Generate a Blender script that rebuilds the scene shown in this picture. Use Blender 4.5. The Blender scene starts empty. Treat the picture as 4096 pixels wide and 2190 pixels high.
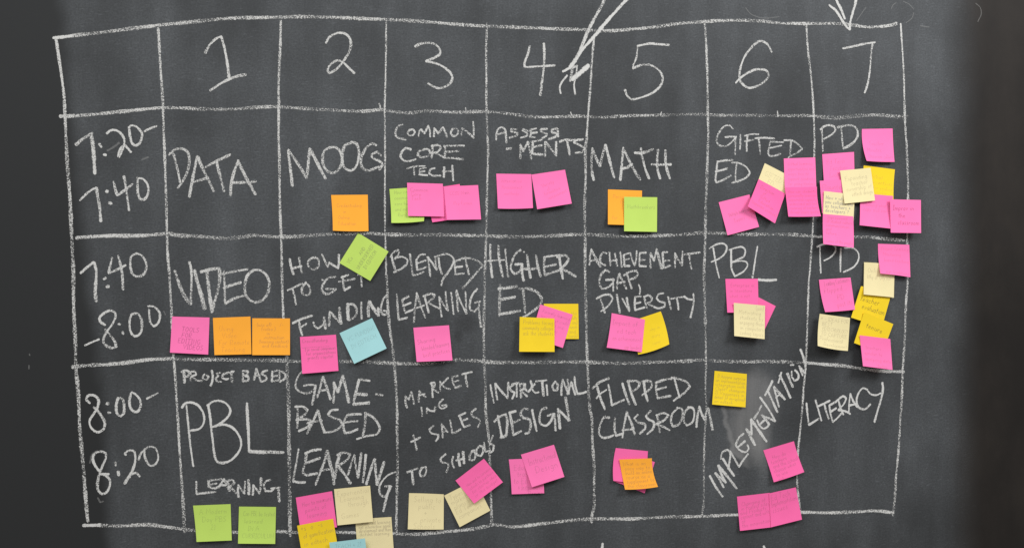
import bpy, math, random
from mathutils import Vector, Matrix
random.seed(7)
SC = bpy.context.scene
COL = SC.collection

# ------------------------------------------------------------------ camera
# a phone held in front of the board, turned 9 degrees so the left end is nearer
PW, PH = 4096.0, 2190.0
LENS = 28.0
F = LENS / 36.0 * PW
YAW = math.radians(9.0)
DIST = 1.735
MID_Z = 1.45                                   # height of the picture's middle above the floor
CAM = Vector((-DIST * math.tan(YAW), -DIST, MID_Z))
D_AX = Vector((math.sin(YAW), math.cos(YAW), 0))
R_AX = Vector((math.cos(YAW), -math.sin(YAW), 0))
U_AX = Vector((0, 0, 1))
cd = bpy.data.cameras.new('camera')
cam = bpy.data.objects.new('camera', cd)
COL.objects.link(cam)
cd.lens = LENS; cd.sensor_width = 36.0; cd.clip_start = 0.05; cd.clip_end = 50
cam.location = CAM
cam.rotation_euler = (math.radians(90), 0, -YAW)
SC.camera = cam
SC.render.resolution_x, SC.render.resolution_y = 1024, 547

# ------------------------------------------------------------------ world, lamps, exposure
w = bpy.data.worlds.new('World'); SC.world = w; w.use_nodes = True
bg = w.node_tree.nodes['Background']
bg.inputs['Color'].default_value = (1.0, 0.93, 0.86, 1); bg.inputs['Strength'].default_value = 0.30

def area(name, loc, target, sx, sy, energy, col):
    ld = bpy.data.lights.new(name, 'AREA'); ld.shape = 'RECTANGLE'
    ld.size = sx; ld.size_y = sy; ld.energy = energy; ld.color = col
    o = bpy.data.objects.new(name, ld); COL.objects.link(o)
    o.location = loc
    o.rotation_euler = (Vector(target) - Vector(loc)).to_track_quat('-Z', 'Y').to_euler()
    return o
area('ceiling_lamp', (1.75, -1.75, 3.0), (0.1, 0, 1.42), 1.1, 0.6, 50, (0.985, 0.99, 1.0))
area('ceiling_lamp', (-1.0, -2.5, 3.1), (-0.2, 0, 1.42), 2.2, 1.2, 62, (0.97, 0.99, 1.0))
SC.view_settings.view_transform = 'Standard'
SC.view_settings.look = 'None'
SC.view_settings.exposure = 0.0
SC.view_settings.gamma = 1.0
SC.view_settings.use_curve_mapping = False
SC.render.engine = 'CYCLES'
SC.cycles.use_denoising = False
SC.cycles.transparent_max_bounces = 24
SC.cycles.max_bounces = 6

# ------------------------------------------------------------------ helpers
def ray(px, py):
    return D_AX + R_AX * ((px - PW / 2) / F) + U_AX * ((PH / 2 - py) / F)

def on_board(px, py, out=0.0):
    """where the sight line through a spot of the photo meets the board, or a sheet OUT metres before it"""
    r = ray(px, py)
    t = (-out - CAM.y) / r.y
    return CAM + r * t

PIX = (on_board(2148, 1095) - on_board(2048, 1095)).length / 100.0     # metres per photo pixel mid-board
TS = 1024.0 / 2576.0                                                     # tile pixel -> photo pixel
TILES = dict(A1=(0, 0), A2=(1024, 0), A3=(2048, 0), A4=(3072, 0),
             B1=(0, 547), B2=(1024, 547), B3=(2048, 547), B4=(2900, 547),
             C1=(0, 1094), C2=(1024, 1094), C3=(2048, 1094), C4=(2800, 1094),
             D1=(0, 1643), D2=(1024, 1643), D3=(2048, 1643), D4=(2750, 1643),
             E1=(1950, 440), E2=(2780, 400), E3=(640, 900), E4=(1500, 880),
             F1=(2300, 880), F3=(680, 1420), F4=(1550, 1430), G1=(2330, 1440), G2=(2780, 1380))

def tile_px(tile, x, y):
    ox, oy = TILES[tile]
    return ox + x * TS, oy + y * TS

def new_mesh(name, verts, faces, mats, parent=None, uvs=None, dens=None, smooth=False):
    me = bpy.data.meshes.new(name)
    me.from_pydata(verts, [], faces)
    if uvs is not None:
        lay = me.uv_layers.new(name='UVMap')
        for l in me.loops:
            lay.data[l.index].uv = uvs[l.vertex_index]
    if dens is not None:
        at = me.attributes.new('chalk_load', 'FLOAT', 'POINT')
        for i, d in enumerate(dens):
            at.data[i].value = d
    for m in (mats if isinstance(mats, (list, tuple)) else [mats]):
        me.materials.append(m)
    if smooth:
        for p in me.polygons: p.use_smooth = True
    me.update()
    o = bpy.data.objects.new(name, me)
    COL.objects.link(o)
    if parent is not None:
        o.parent = parent
    return o

def smooth_line(pts, step):
    """a curve through PTS (centripetal Catmull-Rom) with real corners kept, resampled every STEP"""
    runs, cur = [], [pts[0]]
    for i in range(1, len(pts)):
        cur.append(pts[i])
        if 0 < i < len(pts) - 1:
            a = pts[i] - pts[i - 1]; b = pts[i + 1] - pts[i]
            if a.length > 1e-9 and b.length > 1e-9 and a.angle(b) > math.radians(72):
                runs.append(cur); cur = [pts[i]]
    runs.append(cur)
    out = []
    for run in runs:
        n = len(run)
        fine = [run[0]]
        for i in range(n - 1):
            p1, p2 = run[i], run[i + 1]
            p0 = run[i - 1] if i > 0 else p1 * 2 - p2
            p3 = run[i + 2] if i + 2 < n else p2 * 2 - p1
            t0 = 0.0
            t1 = t0 + max((p1 - p0).length, 1e-6) ** 0.5
            t2 = t1 + max((p2 - p1).length, 1e-6) ** 0.5
            t3 = t2 + max((p3 - p2).length, 1e-6) ** 0.5
            k = max(1, int((p2 - p1).length / step + 0.5))
            for j in range(1, k + 1):
                t = t1 + (t2 - t1) * j / k
                a1 = p0 * ((t1 - t) / (t1 - t0)) + p1 * ((t - t0) / (t1 - t0))
                a2 = p1 * ((t2 - t) / (t2 - t1)) + p2 * ((t - t1) / (t2 - t1))
                a3 = p2 * ((t3 - t) / (t3 - t2)) + p3 * ((t - t2) / (t3 - t2))
                b1 = a1 * ((t2 - t) / (t2 - t0)) + a2 * ((t - t0) / (t2 - t0))
                b2 = a2 * ((t3 - t) / (t3 - t1)) + a3 * ((t - t1) / (t3 - t1))
                fine.append(b1 * ((t2 - t) / (t2 - t1)) + b2 * ((t - t1) / (t2 - t1)))
        out.append(fine)
    return out

# ------------------------------------------------------------------ materials
def nodes_of(name):
    m = bpy.data.materials.new(name); m.use_nodes = True
    nt = m.node_tree
    for n in list(nt.nodes): nt.nodes.remove(n)
    out = nt.nodes.new('ShaderNodeOutputMaterial')
    def N(kind, **kw):
        n = nt.nodes.new(kind)
        for k, v in kw.items(): setattr(n, k, v)
        return n
    def L(a, b): nt.links.new(a, b)
    def math_(op, a, b=None, clamp=False):
        n = N('ShaderNodeMath', operation=op, use_clamp=clamp)
        for i, v in enumerate((a, b)):
            if v is None: continue
            if isinstance(v, (int, float)): n.inputs[i].default_value = v
            else: L(v, n.inputs[i])
        return n.outputs[0]
    def ramp(v, lo, hi, a=0.0, b=1.0):
        n = N('ShaderNodeMapRange', interpolation_type='SMOOTHSTEP')
        L(v, n.inputs['Value'])
        n.inputs['From Min'].default_value = lo; n.inputs['From Max'].default_value = hi
        n.inputs['To Min'].default_value = a; n.inputs['To Max'].default_value = b
        return n.outputs['Result']
    def noise(vec, scale, detail=2.0, rough=0.5, mapping=None):
        if mapping is not None:
            mp = N('ShaderNodeMapping')
            mp.inputs['Scale'].default_value = mapping
            L(vec, mp.inputs['Vector']); vec = mp.outputs['Vector']
        n = N('ShaderNodeTexNoise')
        n.inputs['Scale'].default_value = scale
        n.inputs['Detail'].default_value = detail
        n.inputs['Roughness'].default_value = rough
        L(vec, n.inputs['Vector'])
        return n.outputs['Fac']
    def mix(f, a, b):
        n = N('ShaderNodeMix', data_type='RGBA')
        if isinstance(f, (int, float)): n.inputs[0].default_value = f
        else: L(f, n.inputs[0])
        for i, v in ((6, a), (7, b)):
            if isinstance(v, tuple): n.inputs[i].default_value = v
            else: L(v, n.inputs[i])
        return n.outputs[2]
    return m, nt, out, N, L, math_, ramp, noise, mix

def board_material():
    m, nt, out, N, L, M, ramp, noise, mix = nodes_of('chalkboard_paint')
    tc = N('ShaderNodeTexCoord')
    co = tc.outputs['Object']
    sep = N('ShaderNodeSeparateXYZ'); L(co, sep.inputs[0])
    X, Z = sep.outputs['X'], sep.outputs['Z']
    wob = M('MULTIPLY', M('SUBTRACT', noise(co, 5.0, 3), 0.5), 0.05)
    # the wiped, dusty field: its left and right limits run down the board
    a, b = on_board(215, 0), on_board(440, 2190)
    sl = (b.x - a.x) / (b.z - a.z)
    left = M('SUBTRACT', M('ADD', X, wob), M('ADD', M('MULTIPLY', M('SUBTRACT', Z, a.z), sl), a.x))
    lm = ramp(left, -0.008, 0.03)
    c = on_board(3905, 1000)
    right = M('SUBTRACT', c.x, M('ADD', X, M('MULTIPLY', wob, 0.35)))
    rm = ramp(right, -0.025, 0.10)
    field = M('MULTIPLY', lm, rm)
    cloud = noise(co, 2.6, 5, 0.55)
    cloud2 = noise(co, 9.0, 4, 0.6, (1.0, 1.0, 0.45))
    field = M('MULTIPLY', field, M('ADD', ramp(cloud, 0.3, 0.7, 0.42, 1.08), ramp(cloud2, 0.35, 0.75, -0.10, 0.30)))
    # fine wipe hairs, mostly level, and dust grain
    rot = N('ShaderNodeMapping'); rot.inputs['Rotation'].default_value = (0, math.radians(6), 0); L(co, rot.inputs['Vector'])
    hair = noise(rot.outputs['Vector'], 1.0, 2, 0.5, (60, 1, 420))
    hair2 = noise(co, 1.0, 2, 0.5, (110, 1, 520))
    hairs = M('ADD', ramp(hair, 0.58, 0.76, 0.0, 0.95), ramp(hair2, 0.6, 0.78, 0.0, 0.8))
    grain = noise(co, 260, 4, 0.75)
    vert = noise(co, 1.0, 3, 0.5, (14, 1, 1.1))
    dust = M('MULTIPLY', field, M('ADD', M('MULTIPLY', ramp(grain, 0.3, 0.7, 0.62, 1.38), ramp(vert, 0.3, 0.7, 0.82, 1.14)), hairs))
    # smear of a rubbed-out word beside IMPLEMENTATION
    def blob(px, py, rx, rz, ang, lo, hi):
        p = on_board(px, py)
        mp = N('ShaderNodeMapping', vector_type='TEXTURE')
        mp.inputs['Location'].default_value = (p.x, 0, p.z)
        mp.inputs['Rotation'].default_value = (0, math.radians(ang), 0)
        mp.inputs['Scale'].default_value = (rx, 1, rz)
        L(co, mp.inputs['Vector'])
        s = N('ShaderNodeSeparateXYZ'); L(mp.outputs['Vector'], s.inputs[0])
        r = M('SQRT', M('ADD', M('POWER', s.outputs['X'], 2), M('POWER', s.outputs['Z'], 2)))
        r = M('ADD', r, M('MULTIPLY', M('SUBTRACT', noise(co, 30, 3), 0.5), 0.35))
        return ramp(r, lo, hi, 1.0, 0.0), s, r
    sa, _, _ = blob(3010, 1600, 0.076, 0.084, 0, 0.45, 1.08)
    sb, _, _ = blob(2995, 1715, 0.060, 0.092, -8, 0.4, 1.1)
    streak = noise(co, 1.0, 3, 0.5, (60, 1, 7))
    smear = M('MULTIPLY', M('MAXIMUM', sa, sb), ramp(streak, 0.3, 0.7, 0.8, 1.05))
    edge, s2, r2 = blob(3010, 1625, 0.075, 0.155, -7, 0.94, 1.04)
    e0 = ramp(r2, 0.80, 0.93)
    rim = M('MULTIPLY', M('MULTIPLY', edge, e0), M('MULTIPLY', ramp(s2.outputs['X'], -0.2, -0.6), ramp(s2.outputs['Z'], 0.35, 0.1)))
    tail, _, _ = blob(3045, 1800, 0.026, 0.075, -6, 0.2, 1.1)
    smear = M('ADD', smear, M('ADD', M('MULTIPLY', rim, 0.8), M('MULTIPLY', tail, 0.4)))
    # damp finger marks
    w1, _, _ = blob(1868, 1292, 0.035, 0.030, 0, 0.3, 1.0)
    w2, _, _ = blob(1832, 1340, 0.014, 0.02, 0, 0.3, 1.0)
    w3, _, _ = blob(4005, 935, 0.055, 0.035, 35, 0.3, 1.0)
    w4, _, _ = blob(3962, 985, 0.012, 0.035, 10, 0.3, 1.0)
    wet = M('MINIMUM', M('ADD', M('ADD', w1, w2), M('ADD', w3, w4)), 1.0)
    dust = M('MULTIPLY', dust, M('SUBTRACT', 1.0, M('MULTIPLY', wet, 0.35)))
    paint_and_sheen = mix(rm, (0.0145, 0.0128, 0.0117, 1), (0.0255, 0.0268, 0.0278, 1))  # bare board; at the right end a brown reflection is tinted into its colour
    sheen_mottle = noise(co, 1.0, 5, 0.6, (6, 1, 3.5))  # mottling of that painted brown reflection
    paint_and_sheen = mix(M('MULTIPLY', M('SUBTRACT', 1.0, rm), ramp(sheen_mottle, 0.3, 0.75, 0.0, 0.8)), paint_and_sheen, (0.027, 0.023, 0.020, 1))
    paint_and_sheen = mix(M('MULTIPLY', wet, 0.28), paint_and_sheen, (0.014, 0.013, 0.013, 1))
    colr = mix(M('MULTIPLY', dust, 0.072), paint_and_sheen, (0.59, 0.64, 0.69, 1))
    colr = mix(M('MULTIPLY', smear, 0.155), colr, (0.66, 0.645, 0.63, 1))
    p = N('ShaderNodeBsdfPrincipled')
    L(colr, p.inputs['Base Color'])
    p.inputs['Roughness'].default_value = 0.66
    p.inputs['Specular IOR Level'].default_value = 0.16
    bump = N('ShaderNodeBump'); bump.inputs['Strength'].default_value = 0.12; bump.inputs['Distance'].default_value = 0.0006
    L(noise(co, 420, 4, 0.7), bump.inputs['Height']); L(bump.outputs[0], p.inputs['Normal'])
    L(p.outputs[0], out.inputs[0])
    return m

def chalk_material(name='chalk', gain=1.0):
    m, nt, out, N, L, M, ramp, noise, mix = nodes_of(name)
    tc = N('ShaderNodeTexCoord'); co = tc.outputs['Object']
    uv = N('ShaderNodeUVMap'); uv.uv_map = 'UVMap'
    s = N('ShaderNodeSeparateXYZ'); L(uv.outputs[0], s.inputs[0])
    at = N('ShaderNodeAttribute'); at.attribute_name = 'chalk_load'
    den = at.outputs['Fac']
    d = M('ABSOLUTE', M('SUBTRACT', M('MULTIPLY', s.outputs['Y'], 2.0), 1.0))
    rag = noise(co, 300, 2, 0.6)
    d = M('ADD', d, M('MULTIPLY', M('SUBTRACT', rag, 0.5), 1.1))
    cover = ramp(d, 0.60, 1.04, 1.0, 0.0)
    g = noise(co, 430, 2, 0.6)
    g2 = noise(co, 1.0, 2, 0.6, (300, 1, 520))
    g = M('ADD', M('MULTIPLY', g, 0.6), M('MULTIPLY', g2, 0.4))
    g = M('SUBTRACT', M('ADD', g, M('MULTIPLY', den, 0.30)), 0.5)
    grains = ramp(g, 0.085, 0.165)
    body = M('ADD', M('MULTIPLY', grains, 0.84), M('MULTIPLY', den, 0.14))
    alpha = M('MULTIPLY', M('MULTIPLY', cover, body), gain, True)
    tone = mix(noise(co, 800, 2), (0.58, 0.58, 0.565, 1), (0.77, 0.77, 0.75, 1))
    df = N('ShaderNodeBsdfDiffuse'); L(tone, df.inputs['Color']); df.inputs['Roughness'].default_value = 0.8
    tr = N('ShaderNodeBsdfTransparent')
    mx = N('ShaderNodeMixShader')
    L(alpha, mx.inputs[0]); L(tr.outputs[0], mx.inputs[1]); L(df.outputs[0], mx.inputs[2])
    L(mx.outputs[0], out.inputs[0])
    return m

def paper_material(name, col):
    m, nt, out, N, L, M, ramp, noise, mix = nodes_of(name)
    tc = N('ShaderNodeTexCoord'); co = tc.outputs['Object']
    fib = noise(co, 900, 3, 0.6)
    big = noise(co, 22, 2, 0.5)
    k = M('ADD', ramp(fib, 0.2, 0.8, 0.955, 1.03), ramp(big, 0.3, 0.7, -0.02, 0.02))
    vm = N('ShaderNodeVectorMath', operation='SCALE')
    vm.inputs[0].default_value = col[:3]; L(k, vm.inputs['Scale'])
    p = N('ShaderNodeBsdfPrincipled')
    L(vm.outputs[0], p.inputs['Base Color'])
    p.inputs['Roughness'].default_value = 0.75
    p.inputs['Specular IOR Level'].default_value = 0.15
    tl = N('ShaderNodeBsdfTranslucent'); L(vm.outputs[0], tl.inputs['Color'])
    mx = N('ShaderNodeMixShader'); mx.inputs[0].default_value = 0.06
    L(p.outputs[0], mx.inputs[1]); L(tl.outputs[0], mx.inputs[2])
    L(mx.outputs[0], out.inputs[0])
    return m

PAPER = dict(pink=(0.97, 0.195, 0.465), hot=(0.96, 0.155, 0.415), orange=(0.98, 0.42, 0.045), yellow=(0.88, 0.63, 0.026),
             lime=(0.51, 0.70, 0.14), cream=(0.82, 0.72, 0.41), blue=(0.37, 0.66, 0.68))
PAPER_M = {k: paper_material(k + '_paper', v) for k, v in PAPER.items()}
INKS = {}
def ink_material(colour, tint, s):
    key = (colour, tint, round(s, 2))
    if key not in INKS:
        pen = {'pencil': (0.16, 0.12, 0.13), 'dark': (0.05, 0.03, 0.05), 'blue': (0.05, 0.07, 0.22)}[tint]
        c = tuple(a * (1 - s) + b * s for a, b in zip(PAPER[colour], pen))
        m = bpy.data.materials.new('%s_ink' % tint); m.use_nodes = True
        p = m.node_tree.nodes['Principled BSDF']
        p.inputs['Base Color'].default_value = (*c, 1); p.inputs['Roughness'].default_value = 0.8
        p.inputs['Specular IOR Level'].default_value = 0.1
        INKS[key] = m
    return INKS[key]

# ------------------------------------------------------------------ the board
BX0, BX1, BZ0, BZ1, BT = -3.0, 3.2, 0.0, 2.9, 0.03
bv, bf = [], []
for y in (0.0, BT):
    for x, z in ((BX0, BZ0), (BX1, BZ0), (BX1, BZ1), (BX0, BZ1)):
        bv.append((x, y, z))
bf = [(0, 1, 2, 3), (7, 6, 5, 4), (0, 4, 5, 1), (1, 5, 6, 2), (2, 6, 7, 3), (3, 7, 4, 0)]
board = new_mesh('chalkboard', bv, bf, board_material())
board['label'] = 'large matte black chalkboard carrying a hand drawn white chalk timetable'
board['category'] = 'chalkboard'
CHALK = chalk_material()
FAINT = chalk_material('faint_chalk', 0.15)

# ------------------------------------------------------------------ chalk marks: parts of the board
LAYER = [0]
def chalk(name, label, width, text, mat=None, dens=0.62):
    V, Fc, UV, DN = [], [], [], []
    tile = None
    for chunk in text.split('|'):
        wd, dn, pts = width, dens, []
        for tok in chunk.split():
            if tok in TILES: tile = tok
            elif tok[0] == 'w': wd = float(tok[1:])
            elif tok[0] == 'd': dn = float(tok[1:])
            else:
                x, y = tok.split(',')
                px, py = tile_px(tile, float(x), float(y))
                p = on_board(px, py)
                pts.append(Vector((p.x, p.z)))
        if not pts: continue
        if len(pts) == 1: pts.append(pts[0] + Vector((0.002, 0.0005)))
        hw = wd * TS * PIX * 0.5
        for run in smooth_line(pts, 0.0022):
            if len(run) < 2: continue
            # round the ends a little past the last point
            d0 = (run[0] - run[1]).normalized(); d1 = (run[-1] - run[-2]).normalized()
            run = [run[0] + d0 * hw * 0.55] + run + [run[-1] + d1 * hw * 0.55]
            LAYER[0] += 1
            y0 = -(0.00025 + (LAYER[0] % 60) * 0.000012)
            n = len(run); base = len(V)
            ph = random.uniform(0, 50); along = 0.0
            for i, p in enumerate(run):
                t = run[min(i + 1, n - 1)] - run[max(i - 1, 0)]
                if t.length < 1e-9: t = Vector((1, 0))
                t.normalize(); nm = Vector((-t.y, t.x))
                if i: along += (p - run[i - 1]).length
                e = 0.45 if i in (0, n - 1) else 1.0
                ww = hw * e * (1.0 + 0.13 * math.sin(along * 55 + ph) + 0.08 * math.sin(along * 190 + ph * 3))
                yy = y0 - i * 0.0000012
                a = p + nm * ww; b = p - nm * ww
                V += [(a.x, yy, a.y), (b.x, yy, b.y)]
                UV += [(along, 0.0), (along, 1.0)]
                k = dn + 0.09 * math.sin(along * 31 + ph * 2) + 0.06 * math.sin(along * 83 + ph)
                DN += [k, k]
            for i in range(n - 1):
                j = base + i * 2
                Fc.append((j, j + 1, j + 3, j + 2))
    if name == 'chalk_line': DN = [k * 0.85 for k in DN]
    o = new_mesh(name, V, Fc, mat or CHALK, board, UV, DN)
    # faces must look at the room
    o['label'] = label
    return o

def line(label, wd, text, d=0.38): return chalk('chalk_line', label, wd, text, dens=d)
def word(label, wd, text, d=0.52): return chalk('chalk_word', label, wd, text, dens=d)
def num(label, wd, text, d=0.6): return chalk('chalk_numeral', label, wd, text, dens=d)

# grid, level lines
line('top line of the chalk grid', 36, 'd0.9 A1 540,382 640,373 720,362|d0.5 A1 720,362 1000,330 1300,292 1600,255 1900,225 2200,195 2400,182 2576,180 A2 200,175 500,170 800,178 1100,190 1300,198 1500,208 1750,225 2000,245 2250,262 2450,270 A3 0,275 250,285 500,295 700,300 900,312 1050,308 1300,288 1500,265 1700,238 1900,222 2100,210 2350,208 2576,222 A4 100,235 400,240 700,240 850,255 1000,275 1100,272 1200,262 1295,238')
line('line under the column numbers', 34, 'd0.6 A1 605,1170 700,1168 900,1155 1200,1125 1500,1095 1640,1083|d0.4 A1 1640,1083 1800,1085 2050,1098 2300,1100 2576,1080 A2 220,1075 400,1088 700,1105 900,1115 1100,1120 1250,1105 1400,1125 1550,1138 1700,1118 2000,1130 2200,1125 2400,1128 A3 0,1150 200,1175 400,1178 700,1170 900,1180 1200,1165 1500,1160|d0.3 A3 1500,1160 1800,1150 2100,1160 2400,1160 2576,1165 A4 200,1165 450,1165 700,1180 900,1160 1100,1155 1300,1170 1400,1168|w8 A4 480,1185 700,1200 900,1180 1100,1170 1380,1202')
line('line under the first time row', 38, 'd0.65 B1 770,1015 900,1005 1100,995 1400,993 1600,980 1680,970|d0.38 B1 1680,970 1800,990 2000,1000 2300,1020 2576,990 B2 100,1000 300,1005 500,995 700,980 900,970 1150,970 1300,980 1500,985 1800,985 2100,990 2300,995 B3 0,1005 300,1000 600,985 800,985 1100,1000 1400,995 1700,985 1900,965 2100,970 2400,980 B4 450,980 700,985 880,1000 1000,1005 1290,1005 1450,1010 1600,1025 1800,1043')
line('line under the second time row', 38, 'd0.6 C1 730,938 850,922 1100,910 1300,890 1500,862 1740,852|d0.36 C1 1740,852 1900,860 2200,862 2576,870 C2 200,870 450,880 850,880 1000,880 1200,890 1400,900 1600,905 1800,895 1950,870 2150,870 2400,890 C3 0,890 300,890 600,885 800,890 1100,900 1400,890 1700,880 1900,868 2100,878 C4 508,885 600,880 900,888 1060,893|d0.6 C4 1060,893 1250,910 1450,925 1600,950 1800,975 2050,985')
line('bottom line of the chalk grid', 36, 'd0.9 D1 840,1147 1000,1145|d0.5 D1 1000,1145 1200,1152 1500,1140 1700,1165 1950,1195 2350,1215 D2 200,1205 350,1215 800,1215 1000,1220 1400,1230 1600,1235 1900,1210 2200,1180 2400,1140 D3 0,1160 300,1130 600,1095 850,1080 1200,1080 1600,1060 1900,1055 2100,1045|d0.6 D4 340,1045 500,1040 800,1030 1150,1015 1400,1020 1700,1010 1900,1000 2070,1020')
# grid, upright lines
line('left edge of the chalk grid', 28, 'd0.7 A1 565,395 590,560 620,760 645,970 655,1150 665,1376|w34 d0.5 B1 665,0 670,100 680,300 700,540 712,760 720,960 730,1150 740,1376 C1 740,200 745,400 760,700 765,940 785,1150 797,1376 D1 800,100 815,300 835,500 850,700 870,950 885,1105')
line('line between the times and column 1', 25, 'd0.6 A1 1593,285 1605,500 1620,750 1635,950 1640,1083 1650,1376 B1 1655,100 1665,400 1675,700 1680,950 1690,1200 1705,1376 C1 1710,100 1722,300 1735,600 1750,860 1765,1050 1785,1376 D1 1795,150 1805,350 1825,650|w32 D1 1825,650 1845,950 1855,1160 1860,1210')
line('line between columns 1 and 2', 26, 'd0.6 A2 250,210 245,450 235,650 228,850 230,1050 228,1376 B2 235,200 238,500 245,800 255,1050 262,1376 C2 265,150 275,400 290,700|w36 d0.4 C2 290,700 310,870 320,1100 330,1376 D2 330,200 335,500 340,900 340,1100 345,1250')
line('line between columns 2 and 3', 19, 'd0.6 A2 1310,200 1308,500 1303,800 1295,1100 1298,1376 B2 1298,200 1297,500 1298,900 1305,1150 1310,1376|w28 d0.45 C2 1310,0 1320,100 1325,300 1345,550 1375,750 1395,950 1410,1150 1420,1376 D2 1420,200 1425,500 1418,800 1415,1000 1410,1215')
line('line between columns 3 and 4', 24, 'd0.5 A2 2325,235 2315,500 2318,800 2318,1050 2330,1376 B2 2335,150 2325,500 2320,800 2315,1000 2305,1300|w30 d0.4 B2 2305,1300 2300,1376 C2 2300,200 2292,500 2292,700 2300,950 2308,1150 2310,1376 D2 2315,50 2340,250 2350,450 2360,700 2365,900 2372,1140')
line('line between columns 4 and 5', 24, 'd0.62 A3 825,370 805,600 790,850 770,1100 750,1376|w31 d0.45 B3 755,0 740,100 740,400 730,700 735,950 735,1200 735,1376 C3 740,200 745,500 755,800 765,1050 785,1376 D3 800,50 808,300 825,550 825,800 825,950 800,1060 800,1115')
line('line between columns 5 and 6', 28, 'd0.55 A3 1940,240 1955,500 1965,800 1968,1100 1975,1376|w33 d0.42 B3 1973,0 1970,100 1960,400 1950,650 1945,900 1940,1150 1930,1376 C3 1935,200 1945,500|w24 C3 1945,500 1950,800 1950,950 1945,1150 1955,1376 D3 1940,200 1930,500 1930,750 1925,950 1910,1040')
line('line between columns 6 and 7', 24, 'd0.6 A4 385,260 400,500 430,750 450,1000 460,1200 465,1376 B4 898,100 890,500 885,820 880,950 865,1150 850,1376 C4 1095,50 1085,300 1075,600 1065,850 1060,950 1040,1150 1025,1376 D4 1150,0 1130,200 1110,400 1100,640 1105,780 1120,900 1135,1000')
line('right edge of the chalk grid', 22, 'd0.7 A4 1333,240 1350,500 1365,750 1370,1000|w29 d0.5 A4 1370,1000 1375,1150 1385,1376 B4 1825,60 1830,200 1840,500 1835,900 1830,1080 C4 2090,20 2070,300 2060,600 2045,850 2035,1000 2030,1200 2020,1376 D4 2140,50 2130,250 2115,450 2095,650 2085,850 2065,1045')
for tk in 'A2 1238,1042 1250,1070 1242,1110|A2 2108,1085 2114,1130|A3 590,1130 602,1160|A3 1505,1128 1490,1158|A4 95,1120 98,1175'.split('|'):
    chalk('chalk_tick', 'small upstroke on the line under the column numbers', 15, tk)
# column numbers
num('chalk numeral 1', 27, 'A1 2065,535 2110,455 2170,395 2228,368|2228,368 2262,500 2290,650 2305,785|2115,912 2200,855 2290,805 2390,768 2475,752')
num('chalk numeral 2', 26, 'A2 705,435 730,385 780,350 840,332 900,345 942,385 955,450 940,520 905,580 860,645 800,705 745,738 722,718 735,670 775,630 825,610 870,625 915,665 960,710 990,738')
num('chalk numeral 3', 26, 'A2 1600,470 1650,445 1710,435 1780,440 1825,465 1852,510 1850,545 1800,580 1710,618|1710,618 1790,635 1860,660 1920,700 1960,740 1975,785 1960,830 1910,870 1850,890 1800,880 1730,840')
num('chalk numeral 4', 24, 'A3 178,465 160,540 125,640 130,680|130,680 230,672 430,660|w28 320,440 325,560 315,720 300,830 285,960')
num('chalk numeral 5', 25, 'A3 1580,455 1450,445 1390,440 1260,465|w19 1265,465 1250,580 1220,655 1215,685|1215,690 1300,655 1380,655 1440,680 1490,725 1515,785 1500,850 1450,910 1350,965 1250,995 1200,1000 1155,960 1135,905')
num('chalk numeral 6', 26, 'A3 2611,525 2570,450 2500,415 2450,440 2390,500 2340,570 2310,640 2290,720 2290,800 2320,850 2380,885 2430,880 2500,850 2560,800 2580,760 2560,715 2500,700 2440,705 2370,735 2310,775 2280,800 2250,835')
num('chalk numeral 7', 24, 'A4 748,490 850,470 960,445 1075,428|1050,435 1035,550 1025,680 1010,800 990,880 970,935')
chalk('chalk_arrow', 'hand drawn arrow pointing down at column 7', 32, 'A4 690,-60 690,10 730,90 770,190|w32 885,-60 880,20 850,130 825,230 820,300|w30 615,55 680,110 740,200 790,275 820,300', dens=0.8)
chalk('chalk_arrow', 'two long slanting strokes ending in a scribbled arrowhead between 4 and 5', 36, 'd0.6 A3 945,-60 915,30 850,150 780,280 720,420 680,520 620,620 585,670|w37 d0.9 1190,-40 1140,10 1050,110 950,220 860,330 780,420 700,510 630,620 580,680|w26 d0.8 580,685 510,722|w34 d0.4 610,660 600,740 585,815|w48 d1.1 605,800 690,730 770,660|w24 d0.7 555,760 500,830 480,880 490,940|w20 655,660 645,760 625,850 635,950|w30 580,690 655,665')
for wd, tk in ((12, 'A4 1240,90 1255,55 1290,28'), (12, 'A4 1360,15 1420,45 1465,95'), (12, 'A4 1465,130 1450,180 1390,230'), (12, 'A4 890,210 985,75'),
               (12, 'A4 2090,35 2135,80 2145,140 2110,220'), (12, 'A4 1530,260 1620,275'), (12, 'A3 2350,80 2400,140 2500,180 2580,185'), (12, 'A4 0,185 110,170'),
               (20, 'B1 1080,140 1150,100 1200,60'), (20, 'B1 1430,230 1490,205'), (14, 'C1 1650,375 1665,412'), (12, 'C1 292,920 292,955'), (12, 'C1 298,806 300,822'),
               (16, 'D1 905,520 930,430 980,395'), (16, 'D1 985,870 1010,915 1040,905')):
    chalk('faint_chalk_mark', 'faint rubbed chalk mark', wd, tk, FAINT, 0.9)
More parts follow.
